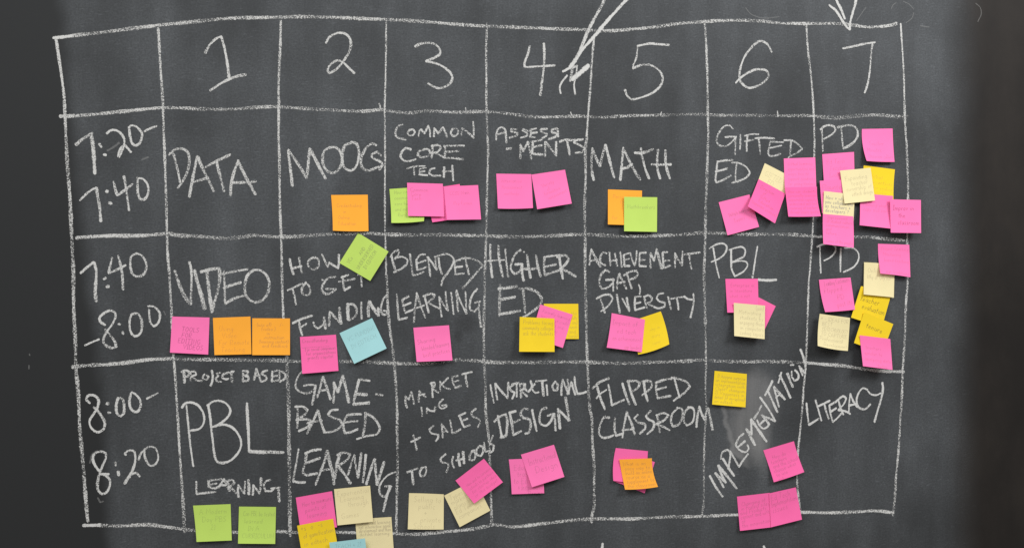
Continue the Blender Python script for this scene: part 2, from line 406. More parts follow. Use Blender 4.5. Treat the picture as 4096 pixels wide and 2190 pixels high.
# times
num('chalk time 7:20-', 24, 'w30 B1 765,80 830,25 885,-10 930,-36|w34 915,-30 935,80 945,200 955,370|w26 1000,72 1022,106|1045,178 1068,185|w22 A1 1075,1345 1110,1315 1150,1308 1195,1325 1230,1360 B1 1250,20 1252,70 1235,130 1200,205|w22 1190,200 1200,150 1230,100 1262,88 1290,120 1320,155|w24 A1 1300,1280 1305,1340 B1 1315,20 1330,65 1360,88 1400,70 1425,20 1430,-30 A1 1400,1300 1360,1268 1320,1265 1295,1285|A1 1455,1322 1520,1290 1575,1270')
num('chalk time 7:40 of the first row', 24, 'B1 805,638 870,575 920,535 970,512|w31 970,512 985,600 1005,720 1015,850|w34 1070,552 1084,546|w38 1102,664 1120,672|1145,450 1160,520 1180,590|1180,590 1240,550 1335,475|1248,395 1270,520 1285,640 1300,740|1385,410 1385,500 1390,570 1415,625 1450,630 1485,590 1495,530 1480,470 1440,425 1395,415')
num('chalk time 7:40 of the second row', 24, 'B1 812,1370 880,1310 945,1260|w30 950,1262 970,1350 C1 965,100 960,200 970,280|w24 C1 1045,55 1065,40|w30 1075,134 1095,125|B1 1130,1215 1110,1300 1095,1370|1095,1372 1180,1335 1265,1290|1190,1195 1215,1290 1230,1376 C1 1240,160|B1 1380,1170 1325,1200 1312,1270 1320,1340 C1 1345,15 1400,28 1450,0 B1 1475,1300 1455,1230 1420,1190 1370,1170')
num('chalk time -8:00', 24, 'w18 C1 855,720 920,690 1000,658|1060,515 1015,485 1003,445 1050,395 1110,370 1155,388 1165,430 1135,500 1085,570 1050,630 1045,690 1090,735 1140,745 1170,735 1160,690 1120,630 1060,560|w30 1195,505 1208,511|w26 1235,585 1240,605|1330,405 1310,450 1305,530 1325,600 1365,628 1410,600 1430,530 1420,450 1390,405 1350,400 1320,412|w22 1500,355 1505,430 1515,490 1545,528 1580,510 1608,450 1605,390 1570,345 1530,325 1490,325')
num('chalk time 8:00-', 25, 'C1 905,1300 870,1260 895,1222 950,1222 990,1260 990,1320 965,1376 D1 935,40 905,90 915,160 985,210 1045,175 1055,110 1025,50 980,-10 C1 945,1340|w30 C1 1075,1302 1092,1306|w24 D1 1090,12 1112,15|C1 1190,1245 1175,1300 1172,1376 D1 1185,30 1215,50 1245,20 C1 1250,1330 1240,1270 1215,1248 1185,1252|C1 1320,1200 1305,1260 1312,1340 D1 1345,0 1380,5 1405,-20 C1 1418,1300 1395,1240 1350,1200 1325,1190|w20 1475,1255 1590,1200')
num('chalk time 8:20', 25, 'D1 1000,600 960,550 935,480 950,430 1010,405 1060,420 1065,470 1035,540 1005,620 985,700 985,780 1025,830 1070,815 1105,750 1105,690 1070,650 1015,630|1015,630 1095,632|1160,512 1165,545|1190,602 1195,645|1265,440 1260,420 1300,395 1345,400 1362,450 1355,530 1330,600 1290,670 1258,725|w32 1255,725 1280,680 1305,655|1305,650 1340,625 1375,620 1405,655|w20 1395,490 1415,430 1460,380 1510,355 1560,370 1590,430 1585,500 1550,540 1510,545 1475,500 1455,440 1455,390')
# first row
word('chalk word DATA', 26, 'B1 1700,180 1760,130 1830,120 1885,150 1905,220 1900,300 1870,390 1830,460 1790,515|1745,170 1775,280 1800,390 1815,460|w28 1905,605 1930,470 1960,320 1985,195|w30 1990,200 2040,320 2095,430 2150,545|1935,460 2000,440 2095,410|2070,305 2160,255 2230,220 2320,180|w28 2180,255 2210,370 2235,470 2255,550|w28 2320,590 2330,460 2360,340 2400,240|w30 2395,235 2450,360 2510,470 2570,580|2330,460 2440,460 2576,448')
word('chalk word MOOGS', 28, 'B2 365,495 350,350 330,200 325,135|325,130 400,240 460,330 510,415|510,415 525,280 540,120|w32 540,120 600,230 650,330 700,420|740,110 690,140 670,210 680,290 720,345 770,365 830,330 860,270 860,190 835,130 790,105 735,112|960,60 895,90 870,170 870,260 890,310 950,340 1000,310 1030,230 1035,140 1010,70 955,55|1210,85 1170,70 1120,100 1075,170 1055,240 1070,310 1130,340 1200,315 1275,290|w26 1260,190 1220,150 1165,180 1170,210 1230,240 1270,270 1260,310 1240,332')
word('chalk word COMMON', 21, 'A2 1475,1255 1430,1270 1405,1320 1410,1370 1450,1395 1510,1403|1545,1310 1525,1340 1540,1362 1580,1360 1600,1330 1580,1305 1540,1310|1635,1370 1645,1320 1660,1300|1660,1300 1695,1345|1695,1345 1735,1265|1735,1265 1750,1320 1752,1378|1790,1375 1795,1290|1795,1290 1835,1345|1835,1345 1880,1280|1880,1280 1905,1330 1922,1378|1975,1300 1960,1340 1985,1370 2020,1360 2035,1320 2010,1295 1970,1300|2065,1360 2075,1290|2075,1290 2140,1340 2190,1390|2190,1385 2190,1320 2185,1225')
word('chalk word CORE', 23, 'B2 1560,130 1510,115 1470,150 1455,200 1490,240 1545,245 1610,225|1690,130 1640,150 1625,185 1660,205 1720,200 1755,165 1735,130 1685,128|1775,85 1775,160 1765,215|1765,95 1840,85 1860,115 1830,150 1775,165|1790,160 1840,180 1900,212|1890,95 1990,90 2095,90|1905,100 1900,160 1905,215|1905,215 1990,215 2085,228|1905,155 2040,145')
word('chalk word TECH', 19, 'B2 1520,320 1590,300 1700,295|1590,305 1590,350 1592,385|1650,325 1640,380|1640,380 1725,388|1650,325 1710,310|1645,355 1700,345|1800,315 1755,330 1740,370 1780,390 1860,390|w24 1895,305 1890,405|1875,350 1975,345|w26 1975,290 1980,370 1985,440')
word('chalk word ASSESS', 23, 'E1 88,300 90,240 110,190 145,175 175,195 185,260 190,330|95,245 180,225|295,195 240,190 235,215 300,230 300,250 220,280|415,215 360,195 350,205 400,240 395,260 335,280|490,185 430,200|430,200 440,235 500,225|440,235 425,270 480,275|600,190 535,195 545,220 600,240 590,260 550,285|700,185 645,200 650,225 705,235 690,265 610,295|705,190 710,270')
word('chalk word -MENTS', 25, 'w32 E1 192,393 238,386|330,485 330,345|330,350 360,415|360,415 405,320|405,320 425,400 440,490|440,322 545,300|455,330 450,440|450,440 560,450|455,375 545,355|580,465 580,320|580,320 630,380 690,458|690,460 690,320|725,320 785,300 835,305|800,315 815,380 825,450|835,305 960,295|960,295 880,312 870,330 930,355 975,385 955,420 885,430')
word('chalk word MATH', 30, 'E1 1068,705 1050,620 1045,500 1055,385|1055,390 1090,480 1130,565|1130,565 1155,460 1185,350|1185,350 1220,480 1250,600 1275,680|1335,705 1350,550 1365,380|1365,385 1430,520 1490,630 1535,700|1350,590 1400,580 1455,545|1480,430 1530,435 1600,420 1665,395|1545,385 1545,430 1570,530 1595,620 1625,690|1715,400 1705,500 1710,600 1735,690|1790,405 1790,520 1810,620 1835,690|1650,548 1740,550 1845,548')
word('chalk word GIFTED', 21, 'E2 380,290 345,258 295,265 240,330 215,410 235,450 290,465 350,440 405,380 415,370|300,375 360,370 415,372|405,375 405,460 400,550|455,350 455,420 450,495|640,345 560,345 500,360|530,350 520,430 520,515|500,415 590,400|605,385 690,380 800,388|640,385 650,470 655,545|755,415 745,480 735,530 750,560 800,560 860,540|765,420 890,425|745,485 870,458|895,405 980,410 1040,450 1078,490 1030,530 970,560 935,580|965,415 960,490 955,570')
word('chalk word ED under GIFTED', 22, 'E2 225,615 215,720 205,800 215,830|215,830 290,800 360,760|230,620 300,608 380,605|205,720 270,705 325,688|370,630 440,635 510,670 548,730 520,775 450,810 370,832|420,625 408,730 408,820')
word('chalk letters PD of the first row', 23, 'E2 1260,300 1300,265 1360,255 1405,275 1410,310 1370,350 1290,395|1275,290 1280,400 1285,515|w28 1435,275 1520,258 1590,260 1630,300 1635,360 1600,420 1540,465 1490,488|1470,270 1478,380 1490,480')
# second row
word('chalk word VIDEO', 31, 'E3 150,460 190,580 240,700 300,790|w26 310,795 315,650 318,500 310,420 295,370|w38 350,455 370,550 410,680 450,840|410,470 500,445 600,435|w38 470,450 485,580 500,700 525,860|600,440 600,560 570,700 520,875|w20 645,460 650,600 655,790|w26 620,490 750,465 880,443|w26 640,630 730,600 815,575|w26 655,790 740,740 850,705|w28 945,450 885,500 855,600 865,700 910,755 980,775 1050,735 1095,650 1095,550 1050,480 990,450 930,455')
word('chalk word HOW', 23, 'E3 1305,340 1320,420 1345,495|1400,325 1410,400 1430,480|1335,435 1425,410|1565,325 1520,335 1490,375 1500,420 1545,445 1590,420 1600,375 1590,340 1555,325|1630,295 1655,350 1690,420|1690,420 1700,372|1700,375 1740,400 1790,430|1790,435 1800,380 1800,295')
word('chalk word TO under HOW', 23, 'E3 1285,655 1360,620 1430,585|1335,640 1350,700 1370,800|1470,575 1435,620 1430,680 1470,705 1505,690 1505,620 1470,580')
word('chalk word GET', 23, 'E3 1765,520 1700,530 1650,580 1630,650 1665,690 1720,680 1770,645|1670,640 1770,642|1630,548 1640,552|1895,500 1825,525|1840,525 1845,600 1855,655|1855,655 1915,620|1800,570 1960,540|1990,500 2060,490|2025,500 2030,615')
word('chalk word FUNDING', 24, 'E3 1335,985 1430,940 1535,908|1400,970 1410,1030 1430,1105|1410,1030 1475,990|1545,975 1555,1010 1590,1035 1640,1000|w30 1650,925 1655,980 1665,1040|w30 1700,1010 1705,940 1710,870|1710,870 1765,930 1820,990|w32 1820,990 1810,900 1805,830|w32 1895,950 1890,870 1890,790|1890,795 1950,800 1980,860 1960,920 1900,955|2025,775 2025,860 2030,940|w28 2100,920 2095,840 2105,760|w32 2105,765 2150,840 2200,910|2200,910 2195,830|2285,700 2250,740 2225,820 2225,870 2250,900 2285,890 2285,865 2250,860')
word('chalk word BLENDED', 22, 'E4 165,350 180,420 210,515|150,370 190,320 235,300 240,340 200,390|200,380 280,370 325,400 320,440 260,490 190,525|350,340 365,440 380,555|380,555 430,545 490,520|415,400 425,500|425,500 470,490 520,470|415,400 455,350 505,345|420,435 510,405|525,370 545,460 555,565|530,370 590,450 620,500|620,495 610,430 605,365|600,370 680,345 745,345 790,390 780,450 730,530 680,600 668,655|640,380 650,470 675,545|800,410 805,470 810,540|800,415 860,395|800,475 880,465|805,545 895,535|905,370 925,460 945,545|870,385 960,385 1030,410 1085,455|1085,455 1020,530 940,620 880,690')
word('chalk word LEARNING under BLENDED', 22, 'E4 220,745 228,870 238,1000|238,1000 325,980|275,800 290,880 305,930|275,800 340,765|285,860 360,830|305,930 380,900|390,1025 400,900 420,730|420,735 460,860 505,980|390,890 440,875 495,855|500,770 520,850 540,930|485,765 560,740 600,750 580,790 530,825|530,825 610,870 645,885|645,770 655,870 670,970|650,780 690,850 735,910|735,910 715,800 710,715|765,725 780,840 790,945|w26 820,705 825,800 835,915|820,710 860,820 920,940|920,935 915,830 910,720|1030,690 980,750 955,830 960,900 1000,920 1040,870 1050,830|1005,830 1060,815|1045,830 1050,950 1065,1075')
word('chalk word HIGHER', 27, 'E4 1160,245 1160,400 1170,500 1180,575|1240,255 1250,400 1270,500 1285,570|w20 1130,410 1300,400|w21 1310,290 1320,420 1340,570|1465,300 1420,330 1380,410 1365,490 1400,540 1450,520 1480,450|1410,445 1480,440|1480,440 1480,530 1495,610|w16 1495,318 1503,322|1530,350 1545,470 1565,580|1620,355 1640,470 1665,565|1500,490 1580,490 1650,480|1705,370 1700,470 1710,555|1705,370 1780,360 1860,350|1705,470 1820,445|1710,550 1850,505|1855,375 1870,480 1890,590|1830,370 1920,355 1950,390 1920,440 1860,490|w32 1870,485 1940,520 2020,565', 0.55)
word('chalk word ED under HIGHER', 30, 'E4 1260,650 1255,780 1250,960|1240,690 1330,680 1430,665|1255,800 1410,770|1250,945 1350,930 1460,910|1450,690 1550,690 1630,725 1675,790 1660,850 1580,920 1480,985|1490,710 1500,810 1510,930', 0.45)
word('chalk word ACHIEVEMENT', 23, 'F1 145,450 150,370 165,290|w30 165,295 210,390 255,465|150,410 230,395|320,335 285,325 255,370 260,430 310,455|345,320 350,390 355,455|400,335 410,400 425,460|355,410 425,398|455,320 470,470|490,350 495,460|495,460 550,460|490,350 545,330|490,400 545,390|555,330 575,400 600,460|600,460 615,390 620,310|650,330 645,460|645,460 715,465|650,330 715,325|645,400 705,400|760,480 755,400 760,330|760,335 795,410|795,410 820,290|w30 820,290 845,390 870,490|880,330 885,400 890,480|890,480 960,455|880,325 930,320|885,410 950,405|w21 1005,475 1005,330|1005,335 1040,400 1075,455|1075,455 1080,310|1100,345 1170,335 1255,325|1145,340 1155,420 1170,490')
word('chalk word GAP,', 25, 'F1 345,520 305,500 260,550 245,640 270,690 320,680 370,640 390,600|310,600 390,595|380,600 385,715|420,690 425,610 445,535|445,540 480,620 515,690|420,635 500,620|520,525 540,600 570,685|490,555 560,515 620,510 630,550 590,585 540,600|w17 640,645 655,690 650,745')
word('chalk word DIVERSITY', 22, 'F1 215,790 280,755 350,750 375,790 350,840 300,890 260,915|250,770 275,850 300,930|420,745 435,840 450,930|475,785 510,850 545,915|w26 545,910 530,840 520,780|605,770 600,850 605,905|605,905 700,875|605,770 665,765|600,840 660,825|700,785 710,840 725,890|690,770 740,755 775,780 760,820 715,835|715,835 790,870 820,885|890,735 840,745 820,785 850,815 905,830 900,865 840,885 790,870|935,770 950,830 965,895|965,790 1050,775 1110,770|1025,790 1035,840 1040,900|1095,765 1130,790 1180,800|w25 1190,740 1195,800 1180,900 1160,980')
word('chalk letters PBL of the second row', 21, 'F1 1350,285 1420,245 1490,235 1525,265 1510,330 1450,385 1370,420|1390,280 1410,400 1430,500 1450,580|1550,300 1610,280 1680,270 1710,300 1700,360 1650,390 1580,420|w24 1570,295 1570,400 1575,490 1605,560|1580,420 1660,410 1720,420 1735,450 1700,510 1605,565|1835,265 1815,380 1800,480 1785,580|w29 1840,598 1930,605 2025,600', 0.72)
word('chalk letters PD of the second row', 21, 'B4 925,1105 990,1080 1060,1075 1110,1110 1105,1160 1060,1210 995,1245|w18 955,1090 955,1200 962,1370|1200,1118 1290,1120 1340,1170 1340,1240 1290,1310 1190,1360|w22 1165,1120 1160,1240 1160,1355', 0.72)
# third row
word('chalk word PROJECT', 22, 'w28 F3 140,165 145,220 145,275|115,165 160,150 195,165 185,205 145,220|205,165 210,255|205,165 255,160 265,190 220,210|220,210 270,250 320,255|350,190 330,215 335,240 375,240 390,215 370,200|420,150 430,200 425,260 410,305|510,170 470,180 490,205|490,205 460,230 475,260 520,265|580,180 535,190 530,225 560,240 590,235|570,175 645,160|w28 620,165 625,270')
word('chalk word BASED beside PROJECT', 22, 'F3 735,150 735,260|735,155 785,160 780,195 740,200|740,200 790,215 785,250 735,262|845,245 860,190 870,130|870,130 890,190 915,265|850,205 905,200|980,150 930,170 925,190 965,210 970,240 925,265|1030,160 1025,265|1030,165 1080,150|1030,210 1080,205|1025,262 1085,250|1100,150 1105,265|1100,155 1150,175 1165,215 1140,245 1105,265')
word('large chalk letters PBL of the third row', 24, 'F3 120,525 150,485 210,472 280,500 325,560 345,630 330,700 290,740 210,755|w20 165,500 175,600 190,750 205,900 235,1115|375,505 430,465 490,455 560,480 605,540 600,590 550,650 480,700 420,722|385,505 405,620 415,730 430,850 445,980 470,1060 520,1080 590,1065 660,1010 710,930 715,860 680,780 620,720 550,695 480,700|w29 775,480 780,620 790,780 795,960|w36 d0.55 795,960 880,970 1000,970 1140,975', 0.74)
word('chalk word LEARNING under the large PBL', 22, 'D1 1975,705 1978,830|1978,830 2070,820 2170,810|2100,705 2100,760 2160,775 2200,755|2090,700 2150,690 2235,680|2110,735 2180,725|2200,765 2230,720 2255,680|2255,680 2280,740 2310,800|2215,745 2275,740|w28 2290,700 2300,750 2310,800|2280,700 2340,690 2360,720 2310,760|2315,760 2370,810 2410,865|2400,860 2395,790 2400,740|2400,745 2430,790 2460,830|2460,830 2465,770 2465,705|w28 2500,690 2505,760 2505,835|2545,840 2550,740|2550,745 2580,780 2610,825|w28 2610,825 2625,760 2626,670|D2 145,690 105,700 80,740 95,800 150,800 180,780|150,775 240,765|w30 228,770 230,850 235,905')
word('chalk word GAME-', 27, 'w20 F3 1330,160 1290,210 1265,280 1270,330 1320,370 1390,380 1450,340 1470,300|w22 1345,305 1400,295 1470,300|w24 1465,300 1450,400 1430,495|1480,420 1510,330 1540,215|w31 1540,220 1580,330 1615,440|1500,355 1575,345|1645,475 1650,370 1650,270|1650,280 1690,370|1690,370 1740,200|w33 1740,205 1770,330 1800,470|1905,240 1875,350 1845,490|1905,240 2010,255|w33 d0.45 1870,385 1980,395|w31 1845,490 2005,475|w25 d0.4 2070,388 2140,400')
word('chalk word BASED above LEARNING', 24, 'F3 1285,520 1285,620 1280,725|1260,515 1340,515 1385,550 1360,590 1270,650|1270,650 1370,640 1430,660 1380,720 1295,760|1380,785 1430,680 1490,550|w29 1490,555 1520,670 1555,775|1380,680 1450,665 1530,655|1690,545 1620,555 1590,595 1640,625 1710,650 1735,690 1690,740 1610,770 1555,775|1800,590 1760,640 1745,720 1760,780 1820,770 1890,740|1780,600 1860,590 1925,590|1755,675 1820,665 1890,660|1960,575 2040,620 2090,680 2110,740 2080,790 1980,810 1880,840|w29 1970,590 1960,700 1940,810')
word('chalk word LEARNING under GAME-BASED', 26, 'w20 F3 1295,935 1275,1060 1255,1170 1240,1265|1240,1265 1300,1275 1360,1275|1375,985 1360,1080 1340,1180 1370,1205|1370,1205 1480,1185|1360,985 1430,955 1520,945|1360,1085 1430,1060 1510,1030|1465,1300 1510,1180 1560,1050 1580,955|w31 1585,955 1610,1080 1640,1190 1650,1295|1510,1155 1630,1140|w31 1710,990 1680,1100 1660,1230|1680,1000 1750,975 1815,995 1780,1050 1690,1110|w31 1690,1110 1760,1200 1815,1285|w21 1790,1200 1820,1100 1855,1000|w24 1855,1005 1870,1120 1890,1230|1890,1230 1910,1100 1925,980|1970,995 1960,1120 1940,1275|1975,1295 2010,1180 2055,1045|w30 2060,1040 2070,1170 2085,1300|w28 2085,1300 2120,1180 2155,1070|w21 D2 1405,610 1330,640 1265,710 1240,780 1255,840 1300,860 1340,800 1360,750|1300,755 1360,750|w24 1345,760 1310,880 1280,1005')
word('chalk word MARKET', 21, 'F4 195,500 180,440 180,380|180,385 215,420|215,420 240,340|240,340 255,400 265,465|315,440 315,390 320,330|320,330 350,365 385,395|315,378 375,362|445,245 450,320 455,395|430,255 470,245 475,275 450,310|450,310 515,350|530,235 530,330|610,200 540,270|540,270 585,300 630,315|650,190 655,240 680,300|680,300 740,280|650,190 710,180|660,245 715,225|750,165 850,140|785,160 790,220 805,290')
word('chalk letters ING under MARKET', 20, 'F4 340,495 350,585|395,555 395,505|395,505 430,530 475,535|475,535 480,490|560,415 525,450 515,490 550,510 595,490 590,470 545,480')
word('chalk plus sign', 22, 'F4 260,775 275,840 295,925|235,845 330,800')
word('chalk word SALES', 22, 'F4 465,680 420,720 440,755 510,770 510,800 485,835|555,800 550,720 545,665|545,670 580,710 605,745|550,740 600,735|630,625 650,755|650,755 690,745 735,715|730,595 745,640 770,695|770,695 830,675|715,585 785,550|740,635 805,610|890,510 845,550 855,585 915,615 930,650 905,695')
word('chalk word TO above a cream note', 22, 'F4 195,1150 305,1110|w26 245,1140 260,1270|350,1100 325,1150 335,1190 375,1180 390,1130 385,1095 335,1105')
word('chalk word SCHOOLS', 22, 'F4 585,965 535,1015 545,1045 610,1065 610,1100 590,1150|w24 660,990 650,1050 670,1105|w27 715,960 715,1020 730,1085|w27 760,940 765,1000 770,1060|690,1030 775,1010|w27 855,940 825,985 830,1025 865,1025 885,980 875,930 845,940|930,880 895,925 900,970 940,985 965,930 955,890 920,885|970,850 985,940|985,942 1030,930|1060,780 1030,860|1030,860 1070,880 1060,930 1030,950')
word('chalk word INSTRUCTIONAL', 24, 'w20 F4 1035,270 1050,360 1070,450|1105,420 1090,330 1085,255|1085,260 1150,340 1210,405|1210,405 1210,320 1215,245|1270,270 1225,295 1240,325 1280,350 1255,410|1250,265 1320,250|1300,260 1300,390|1330,260 1345,400|1330,265 1370,255 1375,300 1340,330|1340,330 1405,385|1385,260 1385,310 1420,340 1450,290 1440,230|1480,260 1450,310 1490,350 1520,345|1490,235 1600,225|w28 1555,235 1570,380|w20 1600,270 1610,375|1690,235 1660,280 1670,325 1705,325 1715,275 1685,235|1750,375 1750,300 1765,215|1765,220 1795,300 1825,360|1825,360 1820,290 1810,215|1810,365 1830,310|1830,310 1850,240|1850,240 1870,310 1890,370|w22 1880,190 1890,280 1910,360|1910,360 1960,355 2000,340', 0.58)
word('chalk word DESIGN', 28, 'F4 1075,640 1130,590 1190,565 1205,640 1200,720 1190,780 1135,800|1110,580 1130,690 1150,795|1230,550 1250,660 1265,775|1265,775 1345,735|1225,550 1290,535|1250,655 1330,620|1415,515 1370,510 1340,560 1365,600 1430,620 1440,680 1420,750 1385,760|w24 1455,520 1475,620 1500,735|1600,500 1555,520 1530,590 1540,660 1590,680 1640,640 1670,560|1610,580 1680,560|1675,560 1685,640 1690,730|w31 1735,710 1725,610 1715,510|1715,515 1770,570 1830,630|w31 1825,625 1810,510 1790,395', 0.55)
word('chalk word FLIPPED', 27, 'G1 100,280 170,220 265,180|145,255 180,380 225,490|w24 140,380 185,330 240,295|260,245 280,350 295,450|295,450 350,425 420,395|400,230 430,330 470,440|460,220 490,330 535,445|450,210 530,205 575,220 560,270 480,320|615,220 630,320 655,410|600,215 660,205 695,225 690,270 600,350|740,220 740,300 755,380|755,380 885,355|740,220 840,190 900,185|735,295 840,268|895,170 980,190 1050,220 1080,260 1030,320 960,370 915,405|925,190 950,280 975,370', 0.58)
word('chalk word CLASSROOM', 26, 'G1 270,575 220,570 180,640 165,730 190,770 250,775 310,750|325,580 320,680 335,755|335,755 400,735|400,775 420,640 445,515|w30 445,520 490,630 525,740|400,700 505,690|555,545 520,580 550,620 625,640 630,680 575,735|685,505 635,560 660,590 715,620 710,680 650,740|750,545 765,640 775,720|740,550 820,530 865,550 820,600 740,640|740,640 820,670 875,700|960,475 900,540 890,620 910,665 970,640 1005,560 1000,490 950,475|1075,470 1030,520 1020,610 1050,655 1105,620 1125,540 1110,480 1060,470|1145,670 1155,570 1175,460|1175,465 1200,540 1230,600|1230,600 1240,530 1265,480|w30 1265,480 1285,580 1310,700', 0.56)
word('slanting chalk word IMPLEMENTATION', 26, 'G1 1280,1160 1340,1270 1410,1370|1335,1130 1380,1200 1420,1275|1335,1130 1390,1180 1440,1228|1440,1228 1400,1150 1362,1055|w31 1365,1055 1460,1170 1550,1285|1410,985 1470,1080 1525,1160|w23 1390,990 1410,920 1460,897 1485,930 1480,1010 1465,1090|1480,910 1530,990 1575,1070|1575,1070 1610,1010 1665,940|1540,850 1580,900 1640,920 1670,890 1660,850|1540,850 1570,780 1620,735|1570,865 1635,810|w30 1735,850 1690,770 1645,690|1645,690 1700,745|1700,745 1698,670 1695,590|w31 1695,590 1770,700 1850,815|1755,600 1785,660 1825,685 1870,650 1862,618|1725,585 1760,530 1800,455|1785,640 1830,600|1880,645 1840,590 1800,545|1800,550 1870,580 1940,610|1940,610 1870,490 1785,370|w28 1835,350 1875,280 1910,205|w28 1865,310 1915,420 1960,520|1975,465 1950,370 1925,260|w31 1925,265 1980,330 2035,390|1945,375 1990,330|1970,225 2000,120|w31 1985,150 2040,260 2090,375|w33 2060,130 2085,200 2115,265|2105,110 2105,165 2135,205 2170,180 2165,130 2135,98|w18 2090,47 2125,45|2178,55 2195,105 2215,150|2178,55 2240,135|w27 G2 1060,40 1085,110 1100,170 1112,240', 0.64)
word('chalk word LITERACY', 24, 'G2 1120,580 1130,690 1145,800|1145,800 1190,770 1245,735|1210,550 1240,650 1270,755|1240,610 1355,555|1300,590 1320,670 1345,740|1350,600 1360,680 1385,770|1385,770 1430,730 1490,660|1350,600 1430,560|1360,670 1420,630|1440,550 1460,620 1490,695|1420,560 1490,510 1520,530 1500,580 1440,650|1440,650 1520,665 1560,690|1545,665 1550,570 1562,485|1562,490 1590,560 1630,620|1545,605 1630,585|1735,445 1690,430 1645,480 1625,560 1650,625 1710,640 1765,590|1740,460 1770,490 1820,500 1870,480|w28 1885,375 1890,450 1860,580 1830,680 1805,770', 0.72)
for tk in ('D3 912,1328 905,1376 885,1420', 'D4 765,1355 775,1376 790,1420'):
    chalk('chalk_tick', 'tip of a chalk stroke below the grid', 26, tk, dens=0.85)

# ------------------------------------------------------------------ single stroke handwriting
GL = {}
def glyphs(src):
    for ln in src.strip().splitlines():
        k, rest = ln.split(' ', 1)
        wd, body = rest.split(':', 1)
        GL[k] = (float(wd), [[tuple(map(float, p.split(','))) for p in s.split()] for s in body.split('|')])
glyphs('''
A .7:0,0 .33,1 .68,0|.12,.38 .56,.38
B .6:.05,0 .05,1|.05,1 .45,.95 .45,.6 .05,.52|.05,.52 .58,.45 .55,.05 .05,0
C .62:.6,.85 .35,1 .08,.75 .05,.35 .25,.02 .6,.15
D .65:.05,0 .05,1|.05,1 .45,.9 .62,.5 .45,.1 .05,0
E .55:.5,1 .05,1 .05,0 .52,0|.05,.52 .42,.52
F .5:.05,0 .05,1 .5,1|.05,.52 .4,.52
G .66:.6,.85 .35,1 .08,.75 .05,.3 .3,0 .6,.15 .6,.45 .38,.45
H .62:.05,0 .05,1|.57,0 .57,1|.05,.5 .57,.5
I .3:.15,0 .15,1|0,1 .3,1|0,0 .3,0
L .5:.05,1 .05,0 .5,0
M .78:.03,0 .08,1 .38,.3 .68,1 .75,0
N .65:.05,0 .05,1 .58,0 .6,1
O .68:.35,1 .08,.75 .06,.3 .33,0 .6,.28 .6,.72 .35,1
P .55:.05,0 .05,1|.05,1 .5,.95 .5,.55 .05,.45
R .6:.05,0 .05,1|.05,1 .5,.95 .48,.55 .05,.48 .58,0
S .55:.5,.9 .25,1 .06,.78 .25,.52 .5,.35 .35,.02 .03,.1
T .6:.3,0 .3,1|0,1 .6,1
U .62:.05,1 .07,.25 .3,0 .55,.25 .57,1
V .62:.03,1 .3,0 .6,1
W .85:.03,1 .22,0 .42,.75 .62,0 .83,1
X .6:.03,0 .57,1|.03,1 .57,0
Y .6:.03,1 .3,.5|.57,1 .25,0
a .5:.42,.5 .15,.52 .05,.22 .2,0 .42,.2 .43,.52 .46,0
b .48:.06,1 .06,.05|.06,.3 .3,.52 .44,.25 .28,0 .06,.08
c .42:.4,.45 .18,.52 .05,.25 .18,0 .4,.08
d .5:.43,.45 .18,.52 .05,.22 .2,0 .42,.15|.44,1 .45,0
e .46:.06,.27 .42,.32 .3,.53 .1,.42 .07,.12 .24,0 .43,.1
f .35:.38,.95 .22,1 .15,.8 .15,0|0,.52 .34,.52
g .48:.42,.48 .16,.52 .06,.22 .22,.03 .42,.2|.43,.52 .42,-.25 .2,-.38 .05,-.25
h .48:.06,1 .06,0|.06,.32 .28,.52 .4,.38 .42,0
i .2:.1,.5 .1,0|.1,.7 .11,.74
j .22:.14,.5 .12,-.3 0,-.3
k .45:.06,1 .06,0|.4,.52 .08,.22 .42,0
l .2:.08,1 .1,0
m .74:.05,.52 .06,0|.06,.32 .24,.52 .36,.38 .36,0|.36,.32 .54,.52 .67,.38 .68,0
n .48:.05,.52 .06,0|.06,.32 .28,.52 .4,.38 .42,0
o .46:.25,.53 .06,.36 .1,.06 .28,0 .42,.2 .38,.46 .25,.53
p .48:.06,.52 .05,-.38|.06,.35 .28,.52 .43,.3 .3,0 .06,.06
q .48:.42,.48 .16,.52 .06,.22 .22,0 .42,.18|.43,.52 .43,-.38
r .36:.06,.52 .07,0|.07,.32 .2,.5 .36,.48
s .38:.34,.48 .14,.52 .08,.36 .32,.2 .28,0 .04,.05
t .34:.16,.85 .15,.1 .3,.02|0,.54 .33,.54
u .48:.05,.52 .08,.1 .25,0 .4,.2|.42,.52 .44,0
v .44:.03,.52 .2,0 .42,.52
w .64:.03,.52 .16,0 .32,.42 .46,0 .62,.52
x .42:.03,0 .4,.52|.03,.52 .4,0
y .46:.04,.52 .22,.05|.42,.52 .12,-.38
z .42:.03,.52 .4,.52 .03,0 .42,0
+ .5:.25,.15 .25,.7|.02,.42 .48,.42
- .4:.03,.35 .36,.35
? .45:.05,.85 .25,1 .43,.8 .22,.5 .22,.3|.22,.05 .23,.02
. .15:.06,.02 .08,.0
, .15:.08,.05 .03,-.12
( .25:.22,1.05 .05,.5 .22,-.1
) .25:.03,1.05 .2,.5 .03,-.1
/ .4:.03,-.05 .38,1
* .5:.25,.25 .25,.85|.02,.4 .48,.7|.02,.7 .48,.4
1 .25:.02,.75 .14,1 .14,0
2 .5:.05,.8 .25,1 .43,.75 .05,0 .47,0
_ .5:0,-.18 .5,-.18
''')

def text_strokes(s):
    """pen strokes of the line S in cap-height units, and its width"""
    x, out = 0.0, []
    for ch in s:
        if ch == ' ': x += 0.42; continue
        wd, st = GL[ch]
        j = random.uniform(-.04, .04)
        for seg in st:
            out.append([(x + px + py * 0.10 + random.uniform(-.02, .02), py + j + random.uniform(-.025, .025)) for px, py in seg])
        x += wd + 0.13
    return out, max(x, 0.2)

